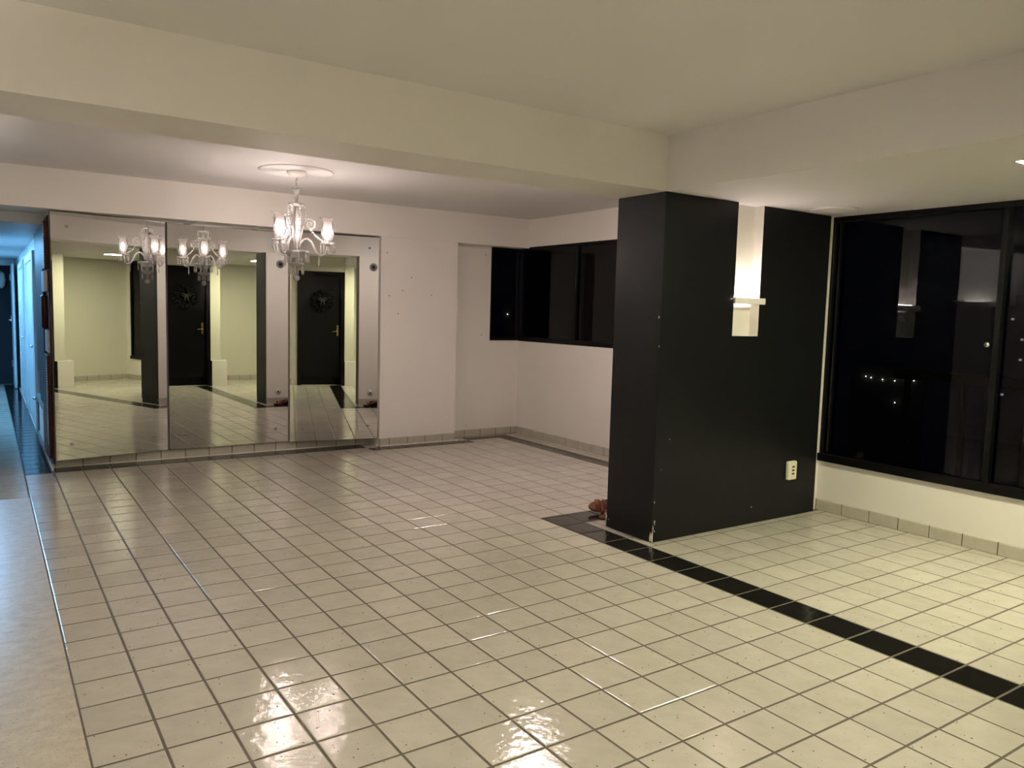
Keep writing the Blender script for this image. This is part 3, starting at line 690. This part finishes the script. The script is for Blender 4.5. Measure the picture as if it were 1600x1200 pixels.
# ------------------------------------------------------------------ dark wood cabinet at the corridor corner
XC = 1.0
cb = thing('wood_cabinet', (XC, 27.0, 0), 'tall dark glossy wood cabinet front at the corridor corner beside the angled mirror', 'cabinet')
MB().box(XC+0.005, XC+0.045, 23.3, 31.6, 0.25, 10.05).build('carcass', 'dark_wood', cb)
MB().bbox(XC-0.10, XC+0.01, 25.2, 28.9, 1.9, 9.9, 0.02).build('door_panel', 'dark_wood', cb)
MB().bbox(XC-0.06, XC+0.01, 29.1, 31.4, 3.4, 9.9, 0.02).build('door_panel', 'dark_wood', cb)
MB().bbox(XC-0.12, XC+0.01, 23.35, 25.1, 0.5, 4.6, 0.02).build('stile_board', 'dark_wood', cb)
MB().bbox(XC-0.12, XC+0.01, 23.35, 25.1, 8.0, 9.85, 0.02).build('stile_board', 'dark_wood', cb)
MB().bbox(XC-0.14, XC+0.01, 23.6, 25.2, 7.1, 7.95, 0.03).build('cover_plate', 'grey_metal', cb)
MB().bbox(XC-0.08, XC+0.01, 23.4, 24.9, 4.7, 5.6, 0.02).build('cover_plate', 'grey_metal', cb)
MB().bbox(XC-0.20, XC+0.01, 24.3, 25.4, 5.6, 7.0, 0.08).build('grip', 'dark_wood', cb)
for za, zb_ in ((1.0, 4.45), (8.05, 9.75)):
    sl = MB()
    z = za
    while z < zb_: sl.box(XC-0.128, XC-0.118, 23.6, 23.95, z, z+0.045); z += 0.105
    tag(sl.build('slot_row', 'slat_white', cb), kind='stuff')
ld_ = MB().bbox(XC-0.14, XC+0.01, 26.2, 26.7, 0.3, 2.3, 0.02).bbox(XC-0.14, XC+0.01, 31.0, 31.5, 0.3, 2.3, 0.02).bbox(XC-0.14, XC+0.01, 26.7, 31.0, 2.0, 2.3, 0.02).bbox(XC-0.14, XC+0.01, 26.7, 31.0, 0.3, 0.55, 0.02)
lv = ld_.build('louvre_door', 'grey_metal', cb, 'low louvred door with white slats')
for k in range(12):
    z = 0.6+k*0.117; MB().add([(XC-0.12, 26.7, z), (XC-0.12, 30.0, z), (XC-0.02, 30.0, z+0.09), (XC-0.02, 26.7, z+0.09), (XC-0.12, 26.7, z+0.02), (XC-0.12, 30.0, z+0.02), (XC-0.02, 30.0, z+0.11), (XC-0.02, 26.7, z+0.11)],
        [(0,1,2,3),(4,7,6,5),(0,4,5,1),(1,5,6,2),(2,6,7,3),(3,7,4,0)]).build('slat', 'slat_white', lv)
MB().tube([(XC-0.13, 31.3, 2.05), (XC-0.3, 31.3, 2.05)], 0.06, 8).build('knob', 'chrome', lv)

# ------------------------------------------------------------------ corridor doors and light
def corridor_door(name, y0, y1, label):
    t = thing(name, (1.05, (y0+y1)/2, 0), label, 'door', kind='structure')
    MB().bbox(0.90, 1.05, y0-0.9, y0, 0.05, 9.2, 0.02).bbox(0.90, 1.05, y1, y1+0.9, 0.05, 9.2, 0.02).bbox(0.90, 1.05, y0, y1, 8.8, 9.2, 0.02).build('casing', 'corridor_white', t)
    MB().bbox(0.98, 1.04, y0, y1, 0.06, 8.8, 0.01).build('door_leaf', 'corridor_white', t)
    MB().tube([(0.98, y0+0.4, 4.4), (0.82, y0+0.4, 4.4), (0.82, y0+1.0, 4.4)], 0.06, 8).build('door_handle', 'chrome', t)
corridor_door('door_2', 34.0, 41.5, 'white corridor door nearest the dark wood cabinet')
corridor_door('door_3', 45.0, 52.0, 'white corridor door further along the blue corridor')
d4 = thing('door_4', (0.75, 60.9, 0), 'white door standing open at the far end of the corridor', 'door', kind='structure')
MB().bbox(0.66, 0.82, 57.4, 60.9, 0.05, 9.4, 0.02).build('door_leaf', 'corridor_white', d4)
for z in (1.5, 5.0, 8.2): MB().bbox(0.58, 0.68, 59.9, 60.3, z, z+0.5, 0.02).build('hinge', 'grey_metal', d4)
MB().tube([(0.66, 57.8, 5.2), (0.45, 57.8, 5.2), (0.45, 58.4, 5.2)], 0.07, 8).build('door_handle', 'chrome', d4)
om = thing('oval_wall_lamp', (0.1, 63.9, 8.3), 'small oval white fitting in the dark room past the corridor', 'lamp')
MB().lathe([(0.001, 7.6), (0.25, 7.8), (0.32, 8.3), (0.25, 8.8), (0.001, 9.0)], 0.1, 63.6, 16, cap=False).build('body', 'canopy_white', om)
for (yy, lab) in ((38.0, 'blue-white tube light on the corridor ceiling near the opening'), (51.0, 'blue-white tube light on the corridor ceiling further back')):
    t = thing('corridor_light', (-1.9, yy, 9.84), lab, 'ceiling light', 'corridor ceiling lights')
    MB().box(-2.5, -1.3, yy-2.6, yy+2.6, 9.76, 9.84).build('tray', 'canopy_white', t)
    MB().box(-2.4, -1.4, yy-2.5, yy+2.5, 9.72, 9.755).build('diffuser', 'corridor_tube', t)

# ------------------------------------------------------------------ outside: balcony rail, tower, street lights
rl = thing('balcony_rail', (26.5, -4.0, 0), 'dark balcony railing outside the long window', 'railing')
MB().bbox(26.4, 26.7, -14, 3.5, 4.75, 5.1, 0.03).build('top_rail', 'black_metal', rl)
MB().bbox(26.45, 26.65, -14, 3.5, 1.4, 1.55, 0.02).build('bottom_rail', 'black_metal', rl)
for y in range(-13, 4, 2): MB().bbox(26.47, 26.63, y-0.1, y+0.1, 0.0, 4.8, 0.02).build('post', 'black_metal', rl)
struct('floor_balcony', MB().box(24.2, 27.0, -16, 4.2, -0.8, -0.3), 'concrete', 'concrete balcony slab outside the long window', 'floor')
def far(px, py, dist):
    d = fw + r2*((px-800)/F_PX) - u2*((py-600)/F_PX); return CAM + d.normalized()*dist
tw = thing('apartment_tower', (0, 0, 0), 'dark blue apartment tower with a few lit windows beyond the balcony', 'building')
c = far(1612, 480, 230); tx, ty, tz = c
MB().box(tx, tx+25, ty-9, ty+9, -60, tz).box(tx+3, tx+20, ty-5, ty+5, tz, tz+3).build('tower_body', 'tower_paint', tw)
for (dy, dz) in ((4, -3), (1.5, -8), (1.5, -13), (1.5, -18), (-2, -8), (-2, -13), (5, -22), (-5, -5), (-5, -18), (-2, -22)):
    MB().box(tx-0.15, tx+0.1, ty+dy-0.3, ty+dy+0.3, tz+dz-0.25, tz+dz+0.25).build('window', 'lit_window', tw)
for (nm, lab, pts, x0_, x1_, ytop) in (
        ('distant_block', 'low dark block far off with a row of tiny lights seen past the long window', ((1353, 588), (1361, 590), (1379, 593), (1398, 595), (1418, 596), (1428, 595), (1398, 629)), 1330, 1450, 575),
        ('distant_tower', 'far dark tower with tiny lights seen past the dining corner window', ((855, 441), (849, 451), (861, 466), (860, 502)), 838, 868, 425),
        ('distant_house', 'far dark house with one tiny light seen past the narrow corner pane', ((793, 491),), 786, 799, 480)):
    A, B = far(x0_, ytop, 205), far(x1_, ytop, 205); t = thing(nm, (0, 0, 0), lab, 'building')
    d = (B-A); d.z = 0; d.normalize(); nrm = Vector((d.y, -d.x, 0)); nrm = nrm if nrm.dot(A-CAM) > 0 else -nrm
    q = [A, B, B+nrm*8, A+nrm*8]; zt_ = max(A.z, B.z)
    MB().add([(p.x, p.y, -60) for p in q]+[(p.x, p.y, zt_) for p in q], [(0,3,2,1),(4,5,6,7),(0,1,5,4),(1,2,6,5),(2,3,7,6),(3,0,4,7)]).build('block_body', 'concrete', t)
    for (px, py) in pts:
        c = far(px, py, 204.5); MB().ball((c.x, c.y, c.z), 0.15, 8, 6).build('lamp', 'city_light', t)
